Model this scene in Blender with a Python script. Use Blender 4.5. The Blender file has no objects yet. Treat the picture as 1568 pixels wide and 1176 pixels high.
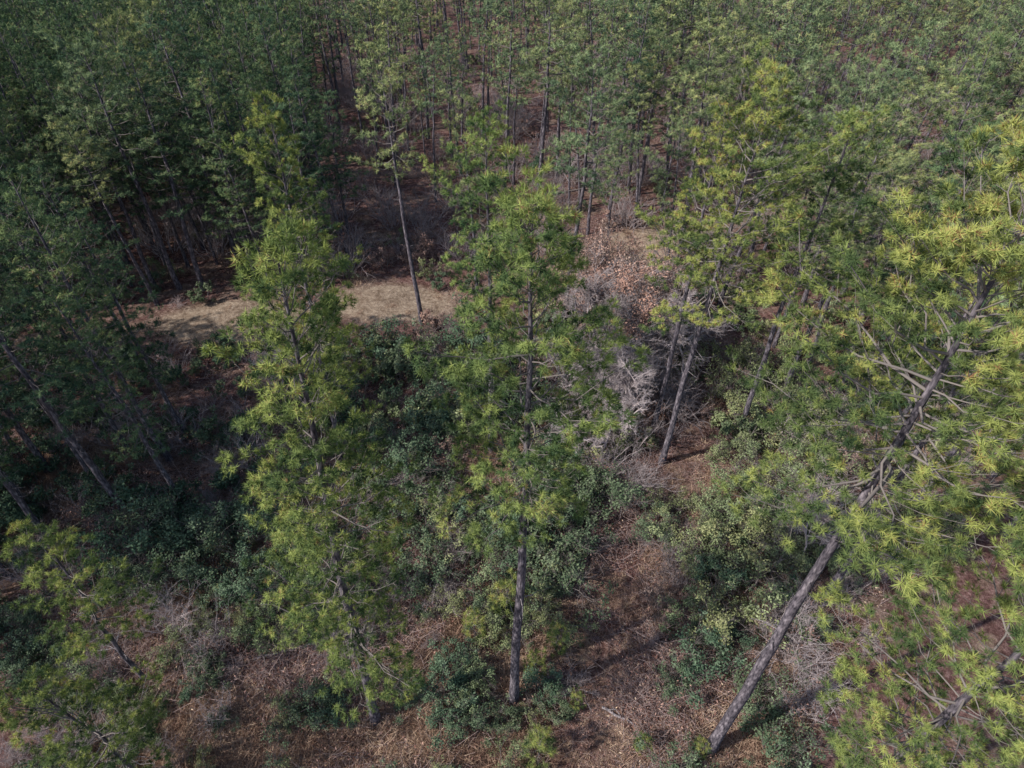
import bpy, math, time, numpy as np
from mathutils import Vector
D=bpy.data
scene=bpy.context.scene
rng=np.random.default_rng(7)
T0=time.time()

# ------------------------------------------------------------ materials
def new_mat(name):
    m=D.materials.new(name); m.use_nodes=True
    nt=m.node_tree; nt.nodes.clear(); return m,nt
def ramp(nt,fac,stops):
    r=nt.nodes.new('ShaderNodeValToRGB'); nt.links.new(fac,r.inputs[0])
    e=r.color_ramp.elements
    while len(e)<len(stops): e.new(0.5)
    for i,(p,c) in enumerate(stops):
        e[i].position=p; e[i].color=(c[0],c[1],c[2],1)
    return r.outputs[0]
def mix(nt,a,b,f,mode='MIX'):
    n=nt.nodes.new('ShaderNodeMix'); n.data_type='RGBA'; n.blend_type=mode
    for s,v in ((n.inputs[6],a),(n.inputs[7],b),(n.inputs[0],f)):
        if isinstance(v,(int,float)): s.default_value=v
        elif isinstance(v,tuple): s.default_value=(v[0],v[1],v[2],1)
        else: nt.links.new(v,s)
    return n.outputs[2]
def leaf_mat(name,stops,transl=0.3,tint=((0.85,0.95,0.9),(1.15,1.05,0.9))):
    m,nt=new_mat(name); N=nt.nodes; L=nt.links
    at=N.new('ShaderNodeAttribute'); at.attribute_name='var'
    col=ramp(nt,at.outputs['Fac'],stops)
    oi=N.new('ShaderNodeObjectInfo')
    t=ramp(nt,oi.outputs['Random'],[(0,tint[0]),(1,tint[1])])
    col=mix(nt,col,t,1.0,'MULTIPLY')
    b=N.new('ShaderNodeBsdfDiffuse'); L.new(col,b.inputs[0]); out=b.outputs[0]
    if transl>0:
        tr=N.new('ShaderNodeBsdfTranslucent'); L.new(mix(nt,col,(1.0,1.1,0.7),1.0,'MULTIPLY'),tr.inputs[0])
        mx=N.new('ShaderNodeMixShader'); mx.inputs[0].default_value=transl
        L.new(b.outputs[0],mx.inputs[1]); L.new(tr.outputs[0],mx.inputs[2]); out=mx.outputs[0]
    o=N.new('ShaderNodeOutputMaterial'); L.new(out,o.inputs[0])
    return m
def bark_mat(name,c1,c2,scale=9):
    m,nt=new_mat(name); N=nt.nodes; L=nt.links
    tc=N.new('ShaderNodeTexCoord'); mp=N.new('ShaderNodeMapping'); mp.inputs[3].default_value=(1,1,0.3)
    L.new(tc.outputs['Object'],mp.inputs[0])
    vo=N.new('ShaderNodeTexVoronoi'); vo.inputs['Scale'].default_value=scale; L.new(mp.outputs[0],vo.inputs[0])
    no=N.new('ShaderNodeTexNoise'); no.inputs['Scale'].default_value=scale*2.0; no.inputs['Detail'].default_value=4; L.new(mp.outputs[0],no.inputs[0])
    a=ramp(nt,vo.outputs['Distance'],[(0.0,c2),(0.6,c1)])
    col=mix(nt,a,ramp(nt,no.outputs['Fac'],[(0.3,(0.3,0.3,0.33)),(0.68,(1.35,1.3,1.3))]),1.0,'MULTIPLY')
    b=N.new('ShaderNodeBsdfDiffuse'); L.new(col,b.inputs[0])
    bp=N.new('ShaderNodeBump'); bp.inputs['Strength'].default_value=0.9; bp.inputs['Distance'].default_value=0.04
    L.new(no.outputs['Fac'],bp.inputs['Height']); L.new(bp.outputs[0],b.inputs['Normal'])
    o=N.new('ShaderNodeOutputMaterial'); L.new(b.outputs[0],o.inputs[0]); return m
def plain(name,c):
    m,nt=new_mat(name); N=nt.nodes
    oi=N.new('ShaderNodeObjectInfo'); t=ramp(nt,oi.outputs['Random'],[(0,tuple(x*0.75 for x in c)),(1,tuple(x*1.2 for x in c))])
    b=N.new('ShaderNodeBsdfDiffuse'); nt.links.new(t,b.inputs[0])
    o=N.new('ShaderNodeOutputMaterial'); nt.links.new(b.outputs[0],o.inputs[0]); return m

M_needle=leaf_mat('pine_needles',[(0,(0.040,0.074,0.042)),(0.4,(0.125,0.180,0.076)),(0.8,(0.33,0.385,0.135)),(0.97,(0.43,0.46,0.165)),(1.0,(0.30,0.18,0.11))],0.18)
M_needle_haze=leaf_mat('forest_pine_needles',[(0,(0.07,0.105,0.072)),(0.45,(0.18,0.230,0.120)),(0.85,(0.34,0.385,0.185)),(0.97,(0.41,0.44,0.20)),(1.0,(0.28,0.19,0.13))],0,tint=((0.75,0.86,0.92),(1.2,1.1,0.92)))  # distance haze put into the colour: paler, bluer needles
M_needle_shade=leaf_mat('plantation_pine_needles',[(0,(0.036,0.066,0.046)),(0.45,(0.090,0.142,0.080)),(0.85,(0.19,0.255,0.12)),(0.97,(0.26,0.31,0.14)),(1.0,(0.24,0.16,0.11))],0,tint=((0.75,0.85,0.95),(1.15,1.1,0.95)))  # darker needles for the left stand, its shaded side painted into the colour
M_bark=bark_mat('pine_bark',(0.11,0.10,0.115),(0.31,0.28,0.305))
M_branch=plain('pine_branch_bark',(0.20,0.175,0.165))
M_twig=bark_mat('grey_twig_bark',(0.26,0.235,0.24),(0.44,0.41,0.41))
M_bush=plain('bush_bark',(0.21,0.18,0.17))
M_pale=plain('pale_bare_twig_bark',(0.39,0.33,0.33))
M_snag=plain('bare_tree_bark',(0.45,0.385,0.385))
M_btw=plain('brush_twig',(0.37,0.28,0.265))
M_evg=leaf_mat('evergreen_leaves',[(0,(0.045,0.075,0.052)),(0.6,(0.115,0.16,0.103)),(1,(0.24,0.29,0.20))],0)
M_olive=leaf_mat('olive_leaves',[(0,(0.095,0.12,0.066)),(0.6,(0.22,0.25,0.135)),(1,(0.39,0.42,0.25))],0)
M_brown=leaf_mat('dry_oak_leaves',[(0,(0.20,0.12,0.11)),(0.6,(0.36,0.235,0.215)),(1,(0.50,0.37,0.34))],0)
M_grass=leaf_mat('dead_grass',[(0,(0.21,0.13,0.11)),(0.5,(0.42,0.295,0.245)),(1,(0.64,0.51,0.42))],0)
M_brush=leaf_mat('brown_brush_leaves',[(0,(0.085,0.042,0.038)),(0.6,(0.235,0.128,0.117)),(1,(0.46,0.30,0.28))],0)

# ------------------------------------------------------------ mesh builder
RAW={}
class MB:
    def __init__(s): s.v=[];s.f=[];s.m=[];s.c=[];s.n=0
    def add(s,v,f,mat,var=0.5):
        v=np.asarray(v,float).reshape(-1,3); f=np.asarray(f,int).reshape(-1,3)
        s.v.append(v); s.f.append(f+s.n); s.m.append(np.full(len(f),mat,int))
        c=np.broadcast_to(np.asarray(var,float),(len(v),)); s.c.append(c); s.n+=len(v)
    def mesh(s,name,mats):
        v=np.concatenate(s.v);f=np.concatenate(s.f);mi=np.concatenate(s.m);c=np.concatenate(s.c)
        me=D.meshes.new(name)
        me.vertices.add(len(v)); me.vertices.foreach_set('co',v.ravel().astype(np.float32))
        me.loops.add(f.size); me.loops.foreach_set('vertex_index',f.ravel().astype(np.int32))
        me.polygons.add(len(f)); me.polygons.foreach_set('loop_start',np.arange(0,f.size,3,dtype=np.int32))
        me.polygons.foreach_set('loop_total',np.full(len(f),3,dtype=np.int32))
        me.polygons.foreach_set('material_index',mi.astype(np.int32))
        for m in mats: me.materials.append(m)
        a=me.attributes.new('var','FLOAT','POINT'); a.data.foreach_set('value',c.astype(np.float32))
        me.update(calc_edges=True)
        RAW[me.name]=(v,f,mi,c,mats); return me
def nrm(a): return a/np.maximum(np.linalg.norm(a,axis=-1,keepdims=True),1e-9)
def tube(P,R,n=4):
    P=np.asarray(P,float);R=np.asarray(R,float);m=len(P)
    T=nrm(np.gradient(P,axis=0)); ref=np.where(np.abs(T[:,2:3])>0.9,np.array([[1.,0,0]]),np.array([[0,0,1.]]))
    A=nrm(np.cross(T,ref)); B=np.cross(T,A)
    th=np.arange(n)*2*math.pi/n
    V=P[:,None]+R[:,None,None]*(A[:,None]*np.cos(th)[None,:,None]+B[:,None]*np.sin(th)[None,:,None])
    i=np.arange(m-1)[:,None]*n; j=np.arange(n)[None]; k=(j+1)%n
    q=np.stack([i+j,i+k,i+n+k,i+n+j],-1).reshape(-1,4)
    return V.reshape(-1,3),np.concatenate([q[:,[0,1,2]],q[:,[0,2,3]]])
def needles(b,P,A,NR,K,length,width,r,var,mat,fwd=0.5,droop=0.12):
    P=np.asarray(P);A=nrm(np.asarray(A));NR=nrm(np.asarray(NR));N=len(P)
    u=nrm(r.normal(size=(N,K,3)))
    Dr=nrm(A[:,None]*fwd+u+np.array([0,0,0.1]))
    sc=r.uniform(0.75,1.2,(N,1,1))
    L=length*sc*r.uniform(0.65,1.1,(N,K,1))
    base=P[:,None]-A[:,None]*r.uniform(0,0.5,(N,K,1))*length*0.6
    tip=base+Dr*L; tip[...,2]-=droop*L[...,0]*(1-np.abs(Dr[...,2]))
    face=NR[:,None]+Dr*0.5+nrm(r.normal(size=(N,K,3)))*0.3
    S=nrm(np.cross(Dr,face))*width*0.5
    V=np.stack([base-S,base+S,tip],2).reshape(-1,3)
    c=np.clip(np.repeat(np.asarray(var),K*3)+np.repeat(r.normal(0,0.07,N*K),3),0,1)
    b.add(V,np.arange(N*K*3).reshape(-1,3),mat,c)
def leaves(b,P,size,r,var,mat,asp=0.55,up=0.4,out=None):
    P=np.asarray(P);N=len(P)
    d=nrm(r.normal(size=(N,3))+np.array([0,0,0.1])); nn=nrm(r.normal(size=(N,3)))*0.6+np.array([0,0,up*1.5])
    if out is not None: nn=nn+nrm(out)*0.9
    s=nrm(np.cross(d,nn)); L=size*r.uniform(0.6,1.25,(N,1)); W=L*asp*0.5
    V=np.stack([P,P+d*L*0.5+s*W,P+d*L,P+d*L*0.5-s*W],1).reshape(-1,3)
    i=np.arange(N)[:,None]*4
    f=np.concatenate([i+np.array([[0,1,2]]),i+np.array([[0,2,3]])])
    b.add(V,f,mat,np.repeat(np.clip(var,0,1),4))

def pine(name,seed,h,cb,R,nb=80,K=18,nl=0.155,nw=0.015,sp=0.26,bend=(0,0),topr=0.16,stubs=8,ts=6,shape=0.5,low=0.6,lod=0,mat=None,puff=9,pr=0.17,trk=1.0,dark=0.0,inner=0.5):
    r=np.random.default_rng(seed); b=MB()
    r0=h*0.0086*trk
    zs=np.linspace(0,h,14); wob=np.cumsum(r.normal(0,0.035,(14,2)),0); wob-=wob[0]
    ctr=np.zeros((14,3)); ctr[:,2]=zs; tt=zs/h
    ctr[:,0]=wob[:,0]+bend[0]*tt**1.3; ctr[:,1]=wob[:,1]+bend[1]*tt**1.3
    rad=r0*(1-tt)**0.75+0.012; rad[0]*=1.35
    ctr[0,2]=-0.4
    V,F=tube(ctr,rad,max(ts,5)+2-2*lod); b.add(V,F,0)
    cz=ctr[:,2]
    def at(z): return np.array([np.interp(z,cz,ctr[:,0]),np.interp(z,cz,ctr[:,1]),z])
    TP=[];TA=[];TV=[];TN=[]
    ph=r.uniform(0,6.28,3); az=r.uniform(0,6.28)
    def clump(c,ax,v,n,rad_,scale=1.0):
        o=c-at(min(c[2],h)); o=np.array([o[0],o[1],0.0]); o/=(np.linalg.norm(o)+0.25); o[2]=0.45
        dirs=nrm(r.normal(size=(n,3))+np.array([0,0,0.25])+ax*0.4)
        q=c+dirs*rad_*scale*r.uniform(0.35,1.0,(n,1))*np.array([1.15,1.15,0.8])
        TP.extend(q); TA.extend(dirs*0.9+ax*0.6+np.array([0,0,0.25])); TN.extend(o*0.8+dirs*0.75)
        TV.extend(v-dark+0.20*dirs[:,2]+r.normal(0,0.05,n))  # upper tufts lighter, lower darker: clump light and shade put into needle colour
    for i in range(nb):
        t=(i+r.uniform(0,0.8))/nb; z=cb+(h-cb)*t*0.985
        az+=2.4+r.normal(0,0.4)
        prof=min(1,low+1.9*t)*(1-t)**shape+topr*(0.6+0.4*t)
        lump=1+0.24*math.sin(az+z*0.9+ph[0])+0.20*math.sin(2*az-z*1.4+ph[1])
        L=R*prof*lump*r.uniform(0.66,1.1)
        if t<0.2 and r.random()<0.3: L*=0.5
        if L<0.22: L=0.22
        e=math.radians(-8+62*t**1.2+r.normal(0,9))
        d=np.array([math.cos(az)*math.cos(e),math.sin(az)*math.cos(e),math.sin(e)])
        s=np.linspace(0,1,6)
        p0=at(z); bp=p0+d*(s[:,None]*L); bp[:,2]+=L*(0.18*s**2.2-0.10*np.sin(s*math.pi)*(1-t)) 
        bp[1:]+=r.normal(0,0.03*L,(5,3))*np.array([1,1,0.7])
        br=(0.006+0.0090*L)*(1-s*0.8)
        if lod==0: V,F=tube(bp,br,4)
        else: V,F=tube(bp[[0,3,5]],br[[0,3,5]]*1.3,3)
        b.add(V,F,3)
        bv=r.uniform(0.12,0.74)+0.12*t
        n=max(1,int(L*0.8/sp)); side=np.cross(d,[0,0,1]); side/=np.linalg.norm(side)+1e-9
        for k in range(n):
            q=0.26+0.74*(k+r.random())/n; p=np.array([np.interp(q,s,bp[:,a]) for a in range(3)])
            sg=1 if k%2 else -1
            td=d*r.uniform(0.4,0.9)+side*sg*r.uniform(0.6,1.1)+np.array([0,0,r.uniform(-0.15,0.55)]); td/=np.linalg.norm(td)
            tl=(0.22+0.32*L*(1.12-q))*r.uniform(0.7,1.25)
            e2=p+td*tl+np.array([0,0,0.14*tl])
            if lod==0:
                e1=p+td*tl*0.55; V,F=tube([p,e1,e2],[0.009,0.007,0.004],3); b.add(V,F,3)
            v=bv+r.normal(0,0.15)
            clump(e2,td,v,puff,pr)
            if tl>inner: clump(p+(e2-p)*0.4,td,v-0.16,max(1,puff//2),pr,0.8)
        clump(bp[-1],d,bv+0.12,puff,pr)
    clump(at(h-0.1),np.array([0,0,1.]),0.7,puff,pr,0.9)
    for i in range(stubs):
        z=cb*r.uniform(0.5,1.05)+ (h-cb)*0.1*r.random(); a=r.uniform(0,6.28); L=r.uniform(0.3,1.2)
        p=at(z); e=p+np.array([math.cos(a),math.sin(a),r.uniform(-0.2,0.35)])*L
        m_=(p+e)/2+r.normal(0,0.1*L,3)
        V,F=tube([p,m_,e],[0.02,0.013,0.004],4); b.add(V,F,2)
    TV=np.array(TV); TV=np.clip(TV,0.02,0.93); dead=r.random(len(TV))<0.010; TV[dead]=1.0
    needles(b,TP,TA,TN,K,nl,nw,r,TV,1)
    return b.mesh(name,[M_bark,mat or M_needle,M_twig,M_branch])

def shrub(name,seed,h,R,mats,nleaf,lsize,stems=9,twigr=0.012,depth=3,leafvar=(0.1,1.0),single=False,asp=0.55,taper=0.55,spread=0.62,minr=0.004,trunk=0.5):
    r=np.random.default_rng(seed); b=MB(); tips=[]
    def grow(p,d,L,rad,lv):
        n=4 if lv>=1 else 2; pts=[p]; dd=d.copy()
        for i in range(n):
            dd=dd+r.normal(0,0.18,3)+np.array([0,0,0.05]); dd/=np.linalg.norm(dd); pts.append(pts[-1]+dd*L/n)
        pts=np.array(pts); V,F=tube(pts,np.linspace(rad,rad*0.5,n+1),3 if lv<depth else 5); b.add(V,F,0,0.5)
        if lv<=1: tips.extend([pts[-1],pts[-2],(pts[-1]+pts[-2])/2])
        if lv==0: return
        nc=r.integers(3,6)
        for c in range(nc):
            k=r.integers(1 if not single or lv<=depth else 2,n+1); q=pts[k]
            nd=dd+r.normal(0,spread,3)*np.array([1,1,0.7]); nd/=np.linalg.norm(nd)
            grow(q,nd,L*r.uniform(0.45,0.75),max(rad*taper,minr),lv-1)
    if single:
        grow(np.array([0,0,-0.1]),np.array([0.05,0.02,1.0]),h*trunk,twigr*4,depth+1)
    else:
        for i in range(stems):
            a=r.uniform(0,6.28); q=r.uniform(0,1)**0.6
            p=np.array([math.cos(a),math.sin(a),0])*R*0.35*q
            d=np.array([math.cos(a)*q*R/h*1.1,math.sin(a)*q*R/h*1.1,1.0]); d/=np.linalg.norm(d)
            p[2]=-0.1
            grow(p,d,h*r.uniform(0.4,0.62),twigr*2,depth)
    tips=np.array(tips)
    if nleaf>0:
        nc=max(12,nleaf//45); cc=tips[r.integers(0,len(tips),nc)]; cv=r.uniform(leafvar[0],leafvar[1],nc)
        ci=r.integers(0,nc,nleaf); off=nrm(r.normal(size=(nleaf,3)))*(r.random((nleaf,1))**0.6)*(0.13*h/2.2+0.05*R)*1.25
        P=cc[ci]+off; P[:,2]=np.maximum(P[:,2],0.03)
        top=P[:,2]/h
        out=nrm(P-np.array([0,0,h*0.35]))+nrm(off)*0.9
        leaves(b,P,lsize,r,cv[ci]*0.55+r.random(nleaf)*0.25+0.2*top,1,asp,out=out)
    return b.mesh(name,mats)

def patch_grass(name,seed,R,n,h,mat,wid=0.02,flat=0.6):
    r=np.random.default_rng(seed); b=MB()
    cl=r.normal(0,R*0.5,(max(5,n//16),2)); ci=r.integers(0,len(cl),n)
    xy=cl[ci]+r.normal(0,0.12,(n,2))
    P=np.column_stack([xy,np.full(n,-0.03)])
    d=np.column_stack([r.normal(0,flat,(n,2)),np.ones(n)*0.5+0.3*r.random(n)]); d=nrm(d)
    L=h*r.uniform(0.4,1.2,(n,1)); tip=P+d*L; tip[:,2]-=L[:,0]*0.25*r.random(n)
    tip[:,2]=np.maximum(tip[:,2],0.02)
    S=nrm(np.cross(d,nrm(r.normal(size=(n,3)))+np.array([-0.4,-0.4,0.6])))*wid*0.5
    V=np.stack([P-S,P+S,tip],1).reshape(-1,3)
    b.add(V,np.arange(3*n).reshape(-1,3),0,np.repeat(np.clip(r.random(len(cl))[ci]*0.6+r.random(n)*0.4,0,1),3)); return b.mesh(name,[mat])
def patch_brush(name,seed,R,nt,nl,h,leafmat,ls=0.1,tw=None):
    r=np.random.default_rng(seed); b=MB(); pts=[]
    for i in range(nt):
        p=np.array([r.normal(0,R*0.5),r.normal(0,R*0.5),-0.03]); a=r.uniform(0,6.28)
        L=h*r.uniform(0.5,1.6); d=np.array([math.cos(a),math.sin(a),r.uniform(0.1,1.3)]); d/=np.linalg.norm(d)
        q=p+d*L*0.5+r.normal(0,0.06,3); e=q+(d+r.normal(0,0.5,3)-np.array([0,0,0.4]))*L*0.5; e[2]=max(e[2],0.02)
        V,F=tube([p,q,e],[0.008,0.007,0.004],3); b.add(V,F,0); pts+= [q,(q+e)/2,e]
    pts=np.array(pts); idx=r.integers(0,len(pts),nl); P=pts[idx]+r.normal(0,0.12,(nl,3)); P[:,2]=np.abs(P[:,2])*0.8
    k=nl//2; P[:k]=np.column_stack([r.normal(0,R*0.55,(k,2)),r.uniform(0.01,0.06,k)])
    leaves(b,P,ls,r,r.random(nl),1,0.4,up=0.6); return b.mesh(name,[tw or M_btw,leafmat])

# ------------------------------------------------------------ ground
def gz(x,y):
    x=np.asarray(x,float);y=np.asarray(y,float)
    return 0.16*np.sin(x*0.23+1.1)*np.cos(y*0.19+0.4)+0.10*np.sin(x*0.61+y*0.37)+0.05*np.sin(x*1.3-y*1.1+2)
TRACK=np.array([(-70,30),(-40,33.5),(-23,36.5),(-12,38.5),(-2,41),(6,45.5),(12,48),(22,53),(36,63),(60,78),(110,105)],float)
LANE=np.array([(-9,41),(-12.0,50),(-17,59),(-19,68)],float)
PATH=np.array([(1.5,2),(2.7,8.5),(4.0,12.5),(5.6,15.5)],float)
PATH2=np.array([(8.8,21.5),(11,25.5)],float)
def dist(poly,x,y):
    best=np.full(np.shape(x),1e9)
    for (ax,ay),(bx,by) in zip(poly[:-1],poly[1:]):
        dx,dy=bx-ax,by-ay; t=np.clip(((x-ax)*dx+(y-ay)*dy)/(dx*dx+dy*dy),0,1)
        best=np.minimum(best,np.hypot(x-ax-t*dx,y-ay-t*dy))
    return best
def pathd(x,y): return np.minimum(dist(PATH,x,y),dist(PATH2,x,y))
def clearing(x,y): return np.minimum(np.minimum(np.hypot((x+20)/6,(y-36.8)/2.9),np.hypot((x+9)/5,(y-39.3)/2.6)),np.hypot((x-11.5)/4.6,(y-48)/3.2))
n=420
u=np.linspace(-1,1,n); gx=np.sinh(u*6)/np.sinh(6)*3000
X,Y=np.meshgrid(gx,gx+18,indexing='ij')
Z=gz(X,Y)+rng.normal(0,0.02,X.shape)*(np.hypot(X,Y)<120)
V=np.stack([X,Y,Z],-1).reshape(-1,3)
i=(np.arange(n-1)[:,None]*n+np.arange(n-1)[None]).reshape(-1)
F=np.concatenate([np.stack([i,i+n,i+n+1],-1),np.stack([i,i+n+1,i+1],-1)])
b=MB(); b.add(V,F,0,0)
gm,nt=new_mat('forest_floor'); N=nt.nodes; L=nt.links
ge=N.new('ShaderNodeNewGeometry')
def noise(s,det=6,ro=0.65):
    q=N.new('ShaderNodeTexNoise'); q.inputs['Scale'].default_value=s; q.inputs['Detail'].default_value=det; q.inputs['Roughness'].default_value=ro
    L.new(ge.outputs['Position'],q.inputs['Vector']); return q.outputs['Fac']
n1=noise(0.35,4); n2=noise(4.5,6,0.75); n3=noise(22,3,0.7)
litter=ramp(nt,n2,[(0.28,(0.055,0.029,0.027)),(0.5,(0.18,0.10,0.09)),(0.72,(0.41,0.275,0.25))])
grass=ramp(nt,n2,[(0.28,(0.17,0.12,0.09)),(0.5,(0.38,0.295,0.22)),(0.75,(0.57,0.465,0.37))])
patchf=ramp(nt,n1,[(0.48,(0,0,0)),(0.62,(0.5,0.5,0.5))])
col=mix(nt,litter,grass,patchf)
at=N.new('ShaderNodeAttribute'); at.attribute_name='var'
tm=N.new('ShaderNodeMath'); tm.operation='MULTIPLY_ADD'; L.new(n2,tm.inputs[0]); tm.inputs[1].default_value=0.6; L.new(at.outputs['Fac'],tm.inputs[2])
trk=ramp(nt,tm.outputs[0],[(0.55,(0,0,0)),(1.05,(1,1,1))])
col=mix(nt,col,grass,trk)
col=mix(nt,col,ramp(nt,n3,[(0.3,(0.45,0.43,0.42)),(0.65,(1.25,1.25,1.25))]),1.0,'MULTIPLY')
col=mix(nt,col,ramp(nt,noise(1.3,4,0.7),[(0.35,(0.62,0.58,0.56)),(0.6,(1.08,1.08,1.08))]),1.0,'MULTIPLY')
bs=N.new('ShaderNodeBsdfDiffuse')
L.new(col,bs.inputs[0]); bp=N.new('ShaderNodeBump'); bp.inputs['Strength'].default_value=1; bp.inputs['Distance'].default_value=0.12
L.new(n2,bp.inputs['Height']); L.new(bp.outputs[0],bs.inputs['Normal'])
o=N.new('ShaderNodeOutputMaterial'); L.new(bs.outputs[0],o.inputs[0])
dT=dist(TRACK,X,Y); dP=pathd(X,Y); dL=dist(LANE,X,Y)
var=np.clip(0.62-dT/3.6,0,1); var=np.maximum(var,np.clip(1.8-1.3*clearing(X,Y),0,1)); var=np.maximum(var,np.clip(0.3-dP/4,0,1)); var=np.maximum(var,np.clip(0.2-dL/8,0,1))
b.c=[var.ravel()]
me=b.mesh('ground',[gm]); me.polygons.foreach_set('use_smooth',np.ones(len(me.polygons),bool))
ground=D.objects.new('ground',me); scene.collection.objects.link(ground)

# ------------------------------------------------------------ scatter
def bake(name,meshes,P,rotz,scl,idx):
    mats=[];out=MB()
    for k,me in enumerate(meshes):
        v,f,mi,c,ms=RAW[me.name]
        mp=[]
        for m in ms:
            if m not in mats: mats.append(m)
            mp.append(mats.index(m))
        sel=np.nonzero(np.asarray(idx)==k)[0]
        if len(sel)==0: continue
        p=np.asarray(P)[sel]; rz=np.asarray(rotz)[sel]; s=np.asarray(scl)[sel]
        cs=np.cos(rz)[:,None]*s[:,None]; sn=np.sin(rz)[:,None]*s[:,None]
        x=v[None,:,0]*cs-v[None,:,1]*sn+p[:,0:1]; y=v[None,:,0]*sn+v[None,:,1]*cs+p[:,1:2]
        z=v[None,:,2]*s[:,None]+gz(x,y)
        W=np.stack([x,y,z],-1).reshape(-1,3)
        F=(f[None]+(np.arange(len(sel))*len(v))[:,None,None]).reshape(-1,3)
        cc=np.clip(c[None,:]+rng.normal(0,0.18,(len(sel),1)),0,1).ravel()
        out.v.append(W);out.f.append(F+out.n);out.m.append(np.tile(np.array(mp)[mi],len(sel)));out.c.append(cc);out.n+=len(W)
    me=out.mesh(name,mats); RAW.pop(me.name); ob=D.objects.new(name,me); scene.collection.objects.link(ob)
    print(name,'tris',len(me.polygons)); return ob
def scatter(name,meshes,P,rotz,scl,idx,tilt=0.0):
    col=D.collections.new(name+'_parts')
    for k,m in enumerate(meshes):
        ob=D.objects.new('%s_part_%02d'%(name,k),m); col.objects.link(ob)
    me=D.meshes.new(name); me.vertices.add(len(P)); me.vertices.foreach_set('co',np.asarray(P,np.float32).ravel())
    R=np.zeros((len(P),3),np.float32); R[:,2]=rotz; R[:,:2]=rng.normal(0,tilt,(len(P),2)) if tilt else 0
    a=me.attributes.new('rot','FLOAT_VECTOR','POINT'); a.data.foreach_set('vector',R.ravel())
    S=np.asarray(scl,np.float32); S=np.repeat(S[:,None],3,1) if S.ndim==1 else S
    a=me.attributes.new('scl','FLOAT_VECTOR','POINT'); a.data.foreach_set('vector',S.ravel())
    a=me.attributes.new('idx','INT','POINT'); a.data.foreach_set('value',np.asarray(idx,np.int32))
    ob=D.objects.new(name,me); scene.collection.objects.link(ob)
    g=D.node_groups.new(name,'GeometryNodeTree')
    g.interface.new_socket('Geometry',in_out='INPUT',socket_type='NodeSocketGeometry')
    g.interface.new_socket('Geometry',in_out='OUTPUT',socket_type='NodeSocketGeometry')
    gi=g.nodes.new('NodeGroupInput'); go=g.nodes.new('NodeGroupOutput')
    ip=g.nodes.new('GeometryNodeInstanceOnPoints'); ci=g.nodes.new('GeometryNodeCollectionInfo')
    ci.inputs['Collection'].default_value=col; ci.inputs['Separate Children'].default_value=True; ci.inputs['Reset Children'].default_value=True
    def na(nm,t):
        q=g.nodes.new('GeometryNodeInputNamedAttribute'); q.data_type=t; q.inputs['Name'].default_value=nm
        return q.outputs['Attribute']
    g.links.new(gi.outputs[0],ip.inputs['Points']); g.links.new(ci.outputs[0],ip.inputs['Instance'])
    ip.inputs['Pick Instance'].default_value=True
    g.links.new(na('idx','INT'),ip.inputs['Instance Index'])
    er=g.nodes.new('FunctionNodeEulerToRotation'); g.links.new(na('rot','FLOAT_VECTOR'),er.inputs[0])
    g.links.new(er.outputs[0],ip.inputs['Rotation']); g.links.new(na('scl','FLOAT_VECTOR'),ip.inputs['Scale'])
    g.links.new(ip.outputs[0],go.inputs[0])
    md=ob.modifiers.new('instances','NODES'); md.node_group=g
    print(name,'instances',len(P)); return ob
def place(name,me,x,y,s=1.0,rz=None,tilt=(0,0)):
    ob=D.objects.new(name,me); scene.collection.objects.link(ob)
    ob.location=(x,y,float(gz(x,y))); ob.scale=(s,s,s)
    ob.rotation_euler=(tilt[0],tilt[1],rng.uniform(0,6.28) if rz is None else rz); return ob

# ------------------------------------------------------------ individual pines
HERO=[]
def hero(x,y,**k):
    me=pine('pine_tree',**k); ob=place('pine_tree',me,x,y,rz=0.0); HERO.append((x,y)); return ob
hero(0.05,10.4,seed=11,h=21.2,cb=12.8,R=2.35,nb=84,K=21,nw=0.014,bend=(0.25,0.1),shape=0.40,low=0.75)
hero(-5.4,9.6,seed=12,h=20.7,cb=5.8,R=2.1,nb=145,K=18,bend=(1.3,0),shape=0.45,low=0.8,dark=0.05)
hero(7.5,8.5,seed=13,h=22.3,cb=15.2,R=3.1,nb=86,K=22,nw=0.013,bend=(0.1,0.2),shape=0.45,low=0.7)
hero(9.5,5.4,seed=14,h=18.4,cb=8.0,R=2.8,nb=86,K=22,nw=0.013,shape=0.5,low=0.75)
hero(8.35,23.0,seed=15,h=19.4,cb=10.4,R=3.3,nb=76,K=15,nw=0.019,bend=(0.9,0),low=0.75,shape=0.42)
hero(8.45,26.0,seed=16,h=17.6,cb=10.8,R=2.1,nb=44,K=15,nw=0.019,bend=(0.3,0))
hero(13.4,25.5,seed=17,h=18.0,cb=9.0,R=2.8,nb=66,K=15,nw=0.019,bend=(0.6,0))
hero(-1.2,24.0,seed=18,h=17.8,cb=9.0,R=2.5,nb=66,K=15,nw=0.019)
hero(-9.6,23.5,seed=19,h=18.6,cb=4.5,R=2.2,nb=112,K=15,nw=0.019,bend=(0.7,0),shape=0.42,low=0.7,dark=0.08)
hero(14.0,14.5,seed=20,h=17.5,cb=9.5,R=2.9,nb=66,K=17,nw=0.017,low=0.7)
hero(-15.0,11.0,seed=21,h=9.8,cb=4.0,R=1.8,nb=48,bend=(0.6,0),low=0.7,dark=0.05)
hero(-13.6,7.6,seed=22,h=7.6,cb=1.4,R=2.3,nb=56,low=0.9,dark=0.12)

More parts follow.
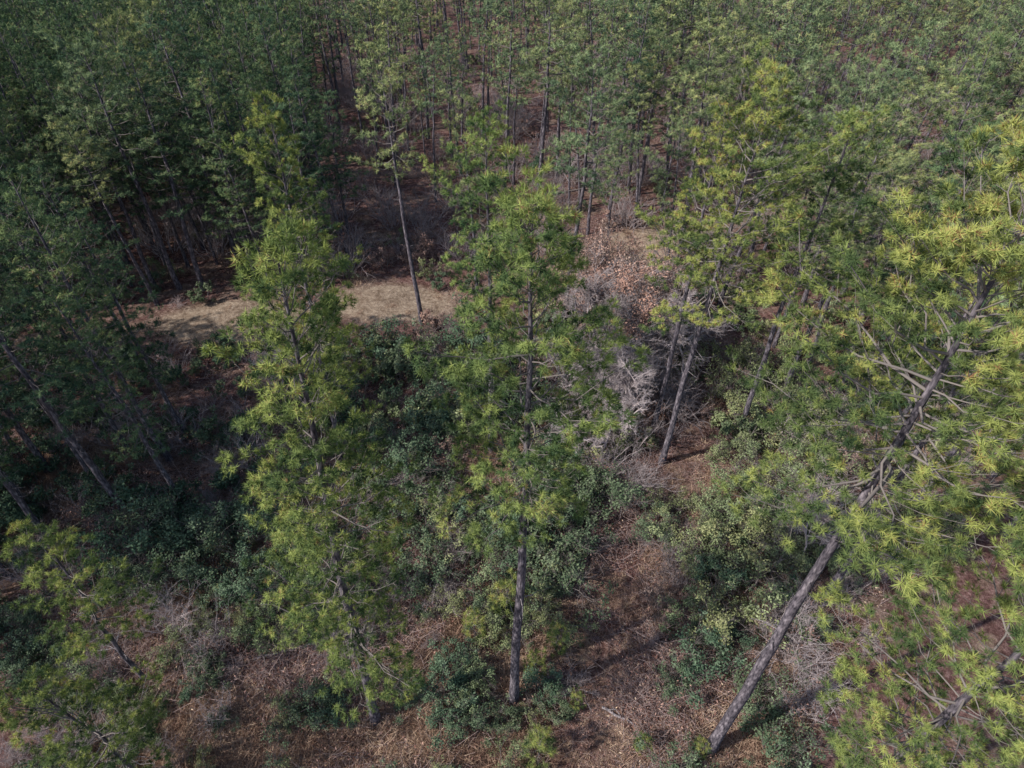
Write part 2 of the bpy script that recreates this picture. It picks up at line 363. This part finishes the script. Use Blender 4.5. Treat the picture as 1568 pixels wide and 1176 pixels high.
# ------------------------------------------------------------ background pine stands
near_=[];far_=[]
for k in range(9):
    r=np.random.default_rng(100+k); dense=k<4
    cb=(6.0 if dense else 9.0)+r.uniform(-1.1,1.1); R=(2.2 if dense else 2.5)+r.uniform(-0.35,0.35)
    bd=tuple(r.normal(0,0.6,2)); lo=r.uniform(0.5,0.85); sh=r.uniform(0.38,0.6); mt=M_needle_shade if dense else M_needle_haze
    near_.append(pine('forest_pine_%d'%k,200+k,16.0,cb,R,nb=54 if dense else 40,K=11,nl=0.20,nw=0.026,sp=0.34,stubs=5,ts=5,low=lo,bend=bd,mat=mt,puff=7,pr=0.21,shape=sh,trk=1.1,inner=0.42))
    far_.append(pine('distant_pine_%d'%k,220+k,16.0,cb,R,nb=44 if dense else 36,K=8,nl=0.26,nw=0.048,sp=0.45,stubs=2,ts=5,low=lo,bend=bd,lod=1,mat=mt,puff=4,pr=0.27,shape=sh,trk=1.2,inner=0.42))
pts=[]
cell={}
def far_enough(x,y,d):
    cx,cy=int(x//5),int(y//5)
    for a in (-1,0,1):
        for c in (-1,0,1):
            for (px,py) in cell.get((cx+a,cy+c),()):
                if (px-x)**2+(py-y)**2<d*d: return False
    return True
for _ in range(20000):
    y=10+145*rng.random()**0.75; x=rng.uniform(-(y*0.92+20),y*0.88+9)
    left = x < (-17.2-max(0,y-20)*0.30) if y<38 else x < np.interp(y,[38,41,50,59,72,110],[-17,-10,-12,-17,-20,-30])-2.5
    if y<18 and x>-22: continue
    if y<14 and x>-25: continue
    if dist(TRACK,x,y)<2.9: continue
    if clearing(x,y)<1: continue
    if dist(LANE,x,y)<2.6: continue
    if not left:
        if y<36 and x< 17+max(0,(26-y))*0.4: continue
        if x>0 and y<17: continue
        if math.sin(x*0.13+2.1)+math.sin(y*0.16+0.5+x*0.05)>1.05: continue
        if -6<x<5 and y<52 and rng.random()<0.6: continue
    elif 24<y<36 and -38<x<-20 and rng.random()<0.90: continue      # trees thinned out sunward so light reaches the clearing
    clus=0.5+0.5*math.sin(x*0.21+1.3*math.sin(y*0.11))*math.cos(y*0.17+x*0.05)
    d=(2.4 if left else (3.0+3.6*clus if x<16+0.25*(y-36) else 2.6+2.1*clus))*rng.uniform(0.65,1.3)
    if y>90: d=max(d,3.0)
    if not far_enough(x,y,d): continue
    if any((x-a)**2+(y-c)**2<7 for a,c in HERO): continue
    cell.setdefault((int(x//5),int(y//5)),[]).append((x,y)); pts.append((x,y,left))
P=np.array([(x,y,float(gz(x,y))) for x,y,l in pts])
lf=np.array([l for *_,l in pts]); npt=len(P)
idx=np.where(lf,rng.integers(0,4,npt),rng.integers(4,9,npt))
sw=rng.random(npt)<0.12; idx=np.where(sw,rng.integers(0,9,npt),idx)
s=np.where(lf,rng.uniform(0.74,1.10,npt),rng.uniform(0.66,1.15,npt))
S=np.column_stack([s*rng.uniform(0.85,1.25,npt)]*2+[s])
rz=rng.uniform(0,6.28,npt); nr=P[:,1]<56
scatter('pine_forest',near_,P[nr],rz[nr],S[nr],idx[nr],tilt=0.035)
scatter('distant_pine_forest',far_,P[~nr],rz[~nr],S[~nr],idx[~nr],tilt=0.035)

# ------------------------------------------------------------ shrubs and small trees
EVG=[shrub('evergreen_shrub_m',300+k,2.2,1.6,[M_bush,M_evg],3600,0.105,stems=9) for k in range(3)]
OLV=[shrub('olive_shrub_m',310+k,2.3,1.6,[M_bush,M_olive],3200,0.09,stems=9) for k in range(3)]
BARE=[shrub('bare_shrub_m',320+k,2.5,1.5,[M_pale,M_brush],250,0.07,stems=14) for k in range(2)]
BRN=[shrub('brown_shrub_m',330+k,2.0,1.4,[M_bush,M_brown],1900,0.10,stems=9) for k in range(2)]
BARET=[shrub('bare_tree_m',340+k,6.0,2,[M_snag,M_brush],0,0.06,single=True,twigr=0.024,depth=5,taper=0.64,minr=0.0055,trunk=0.52,spread=0.7) for k in range(3)]
OAK=[shrub('oak_m',350+k,6.5,2.5,[M_pale,M_brown],6500,0.12,single=True,twigr=0.022,depth=4) for k in range(2)]
def put(kind,name,lst):
    for t in lst:
        place(name,kind[rng.integers(len(kind))],t[0],t[1],t[2])
put(EVG,'evergreen_shrub',[(-18.5,16.8,1.6),(-16.2,17.6,1.4),(-14.2,16.2,1.2),(2.4,16.1,1.3),(5.1,20.0,1.3),(2.9,19.6,1.4),(0.8,18.0,1.3),(-2.4,12.0,0.8),(-2.6,9.9,0.9),(-8.1,9.8,0.85),(7.8,11.6,1.1),(6.6,10.8,0.7),(2.9,22.4,1.2),(-4.0,20.5,1.4),(-6.5,19.0,1.3),(-11.5,15.0,1.0),(-9,14.5,0.9),(-3.8,16.2,1.1),(9.6,10.4,1.0),(10,8.2,0.9),(8.3,6.6,0.6),(-11,6.9,0.7),(-9,7.1,0.7),(2.2,6.6,0.55),(-3.2,33,1.6),(-8.5,32.5,1.6),(-6.2,30.5,1.4),(-10.5,27,1.4),(1.0,26.5,1.3),(6.8,18.2,0.9),(-5.6,22.2,1.4),(-1.8,28,1.5),(-12.8,18.0,1.3),(3.2,17.9,1.1),(-5.0,26.5,1.5),(-8.0,24.5,1.3)])
put(OLV,'wax_myrtle_shrub',[(9.1,13.5,1.3),(10.6,15.0,1.4),(11.8,17.1,1.3),(12.9,20.5,1.4),(15.3,26.4,1.4),(18.0,25.5,1.5),(14.8,23.6,1.3),(16.8,21.5,1.3),(7.9,14.0,0.9),(13.0,28.0,1.3),(1.7,13.8,0.9),(-0.9,13.9,0.85),(17.5,29,1.4),(8.6,17.0,0.9),(11.2,31.0,1.3),(-2.8,14.3,0.8),(19.5,18.0,1.3),(14.5,30.5,1.3),(10.4,19.2,1.0),(7.7,19.6,0.9),(12.6,23.4,1.0),(-1.4,11.1,0.7),(-2.6,18.2,1.2),(1.8,22.0,1.2),(-7.0,15.8,1.0),(-1.0,16.2,0.9)])
put(BARE,'bare_shrub',[(13.5,18.4,1.3),(14.8,19.4,1.4),(16.0,24.2,1.4),(11.5,13.3,1.1),(12.2,11.8,1.1),(11.4,10.2,1.0),(-12.5,12.5,0.9),(-14.6,13.2,1.0),(2.6,11.2,0.7),(-6.7,12.3,0.8),(3.6,26.5,1.4),(10.2,27.5,1.3),(12.3,35,1.3),(-14.6,23.5,1.3),(5.8,31,1.7),(6.1,24.0,1.6),(7.3,29.0,1.7),(9.5,29.2,1.5),(4.5,28.5,1.6),(6.5,26.8,1.5),(5.0,22.6,1.3),(6.0,21.6,1.2),(4.0,24.8,1.4)])
put(BRN,'dry_leaf_shrub',[(15.5,17.6,0.9),(18.5,23.0,1.2),(-12.9,26,1.2),(-5.1,35.5,1.0),(-10.5,44.5,1.1),(-7.5,46.0,1.5),(9.9,36.5,1.3),(10.5,33,1.2),(-3.5,23.5,0.9),(1.2,29.5,1.2)])
put(BARET,'bare_tree',[(4.7,23.2,1.0),(6.0,24.4,1.0),(8.3,29.9,1.3),(6.6,28.3,1.2),(10.2,31.8,1.25),(7.4,31.5,1.3),(5.0,30.0,1.2),(10.8,29.3,1.1),(5.3,26.4,1.1),(7.2,26.3,0.95),(4.0,28.0,1.1),(13.2,16.2,0.7),(-13.0,29,1.0)])
put(OAK,'oak_tree',[(6.0,34.2,1.3),(8.6,35.0,1.25),(4.6,36.5,1.15),(11.2,36.0,1.0),(7.6,38.5,1.1)])
SAP=[pine('pine_sapling_m',400+k,2.4,0.3,0.55,nb=16,K=22,nl=0.22,nw=0.014,sp=0.2,stubs=0,topr=0.4,puff=4,pr=0.1) for k in range(2)]
put(SAP,'pine_sapling',[(-0.35,14.2,1.1),(1.9,12.4,0.8),(1.1,8.3,0.9),(1.0,11.4,0.7),(-1.6,13.0,0.8),(7.0,8.3,0.5),(2.6,10.2,0.5),(4.9,8.6,0.5)])

# undergrowth
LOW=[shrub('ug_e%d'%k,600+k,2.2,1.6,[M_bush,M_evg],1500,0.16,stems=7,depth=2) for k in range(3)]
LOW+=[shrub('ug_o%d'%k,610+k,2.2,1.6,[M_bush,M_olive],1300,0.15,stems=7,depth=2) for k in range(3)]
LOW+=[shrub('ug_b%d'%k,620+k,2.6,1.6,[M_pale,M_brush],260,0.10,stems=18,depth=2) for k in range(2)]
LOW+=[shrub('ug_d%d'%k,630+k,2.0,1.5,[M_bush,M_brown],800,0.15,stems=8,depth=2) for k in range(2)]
HI=EVG+OLV+BARE+BRN
U=[];I=[];S=[]
while len(U)<1600:
    y=4+30*rng.random() if rng.random()<0.38 else rng.uniform(30,110); x=rng.uniform(-(y*0.92+12),y*0.88+6)
    if pathd(x,y)<1.3 or (dist(TRACK,x,y)<1.8 and rng.random()<0.7): continue
    if clearing(x,y)<1 and rng.random()<0.94: continue
    if dist(LANE,x,y)<1.2: continue
    zone=math.sin(x*0.35+1)+math.sin(y*0.31+x*0.12)+rng.normal(0,0.6)
    if y<12.5 and zone<0.6 and x>-16: continue
    if y>42: k=[0,3,6,7,6,7,8,9,6,7][rng.integers(10)]
    elif x<-15: k=[0,1,2,6,7,7,6,0][rng.integers(8)]
    elif x<4: k=[0,1,4,3,1,2,3,6][rng.integers(8)] if zone>-0.6 else [6,7,8,9,6,7,4,1][rng.integers(8)]
    else: k=[3,4,5,6,4,3,0,6][rng.integers(8)] if zone>-0.6 else [6,7,8,9,7,2][rng.integers(6)]
    sc=rng.uniform(0.35,0.85) if y<15 else rng.uniform(0.4,1.15)
    if k in (6,7): sc*=1.5 if y>40 else 0.8
    if any((x-a)**2+(y-c)**2<0.5 for a,c in HERO): continue
    U.append((x,y,float(gz(x,y))));I.append(k);S.append(sc)
U=np.array(U);I=np.array(I);S=np.array(S);nr=U[:,1]<19; rz=rng.uniform(0,6.28,len(U))
scatter('undergrowth',HI,U[nr],rz[nr],S[nr],I[nr])
scatter('distant_undergrowth',LOW,U[~nr],rz[~nr],S[~nr],I[~nr])

GR=[patch_grass('dead_grass_m%d'%k,500+k,0.9,190,0.6,M_grass,0.022) for k in range(3)]
BR=[patch_brush('brush_m%d'%k,510+k,1.0,26,190,0.65,M_brush) for k in range(3)]+[patch_brush('brush_m3',515,1.0,34,100,0.8,M_grass,0.1)]
U=[];I=[];S=[]
while len(U)<3900:
    y=rng.uniform(26,75) if rng.random()<0.22 else rng.uniform(4.5,26); x=rng.uniform(-(y*0.9+9),y*0.86+3)
    dt=dist(TRACK,x,y); dp=pathd(x,y)
    z=math.sin(x*0.5+2)+math.sin(y*0.6-x*0.3)+rng.normal(0,0.7)
    if clearing(x,y)<1:
        if rng.random()<0.4: continue
        k=rng.integers(0,3); sc=rng.uniform(0.35,0.6)
    elif dp<1.2:
        if rng.random()<0.2: continue
        k=[0,1,2,3,4][rng.integers(5)]; sc=rng.uniform(0.35,0.8)
    elif z>0.3 or (y<10 and z>-0.9): k=rng.integers(0,3); sc=rng.uniform(0.6,1.4)
    else: k=rng.integers(3,7); sc=rng.uniform(0.6,1.3)
    U.append((x,y,0.0));I.append(k);S.append(sc)
bake('forest_floor_brush',GR+BR,U,rng.uniform(0,6.28,len(U)),S,I)

def log(x,y,L,rz,rad):
    r=np.random.default_rng(int(x*10+500)); b=MB(); s=np.linspace(-0.5,0.5,9)
    P=np.column_stack([s*L,r.normal(0,0.03,9),np.full(9,rad*0.8)+r.normal(0,0.02,9)])
    V,F=tube(P,rad*np.linspace(1,0.7,9),9); b.add(V,F,0)
    for e,sg in ((0,-1),(8,1)):
        ring=V[e*9:e*9+9]; c=P[e]+np.array([0.01*sg,0,0]); b.add(np.vstack([ring,c]),[[k,(k+1)%9,9] for k in range(9)],0)
    for k in range(4):
        p=P[r.integers(1,7)]; q=p+np.array([r.normal(0,0.2),r.normal(0,0.4),0.4]); V,F=tube([p,(p+q)/2+0.03,q],[0.03,0.02,0.01],5); b.add(V,F,0)
    place('fallen_log',b.mesh('fallen_log',[M_twig]),x,y,1,rz)
log(13.9,22.6,2.6,-0.9,0.15); log(3.3,17.0,3.5,0.4,0.09); log(4.6,9.6,2.2,-0.5,0.06); log(-9.5,12.4,3.0,0.3,0.07)

# ------------------------------------------------------------ light, sky, camera
sd=Vector((-1.0,-0.38,0.0)).normalized(); EL=math.radians(38)
sv=Vector((sd.x*math.cos(EL),sd.y*math.cos(EL),math.sin(EL)))
sl=D.lights.new('sun','SUN'); sl.energy=5.0; sl.angle=math.radians(0.5); sl.color=(1.0,0.955,0.89)
so=D.objects.new('sun',sl); scene.collection.objects.link(so); so.rotation_euler=sv.to_track_quat('Z','Y').to_euler(); so.location=(-30,-10,50)
w=D.worlds.new('World'); scene.world=w; w.use_nodes=True; nt=w.node_tree
bg=nt.nodes.get('Background') or nt.nodes.new('ShaderNodeBackground')
sk=nt.nodes.new('ShaderNodeTexSky'); sk.sky_type='NISHITA'; sk.sun_disc=False; sk.sun_elevation=EL; sk.sun_rotation=math.atan2(sd.x,sd.y)%(2*math.pi)
nt.links.new(sk.outputs[0],bg.inputs[0]); bg.inputs[1].default_value=0.15
cam=D.cameras.new('camera'); co=D.objects.new('camera',cam); scene.collection.objects.link(co)
cam.sensor_width=36; cam.lens=36*940/1568; cam.clip_end=6000; cam.clip_start=0.1
co.location=(0,0,26); co.rotation_euler=(math.radians(90-41),0,0); scene.camera=co
scene.view_settings.view_transform='Standard'; scene.view_settings.look='None'; scene.view_settings.exposure=0
print('script time',time.time()-T0)
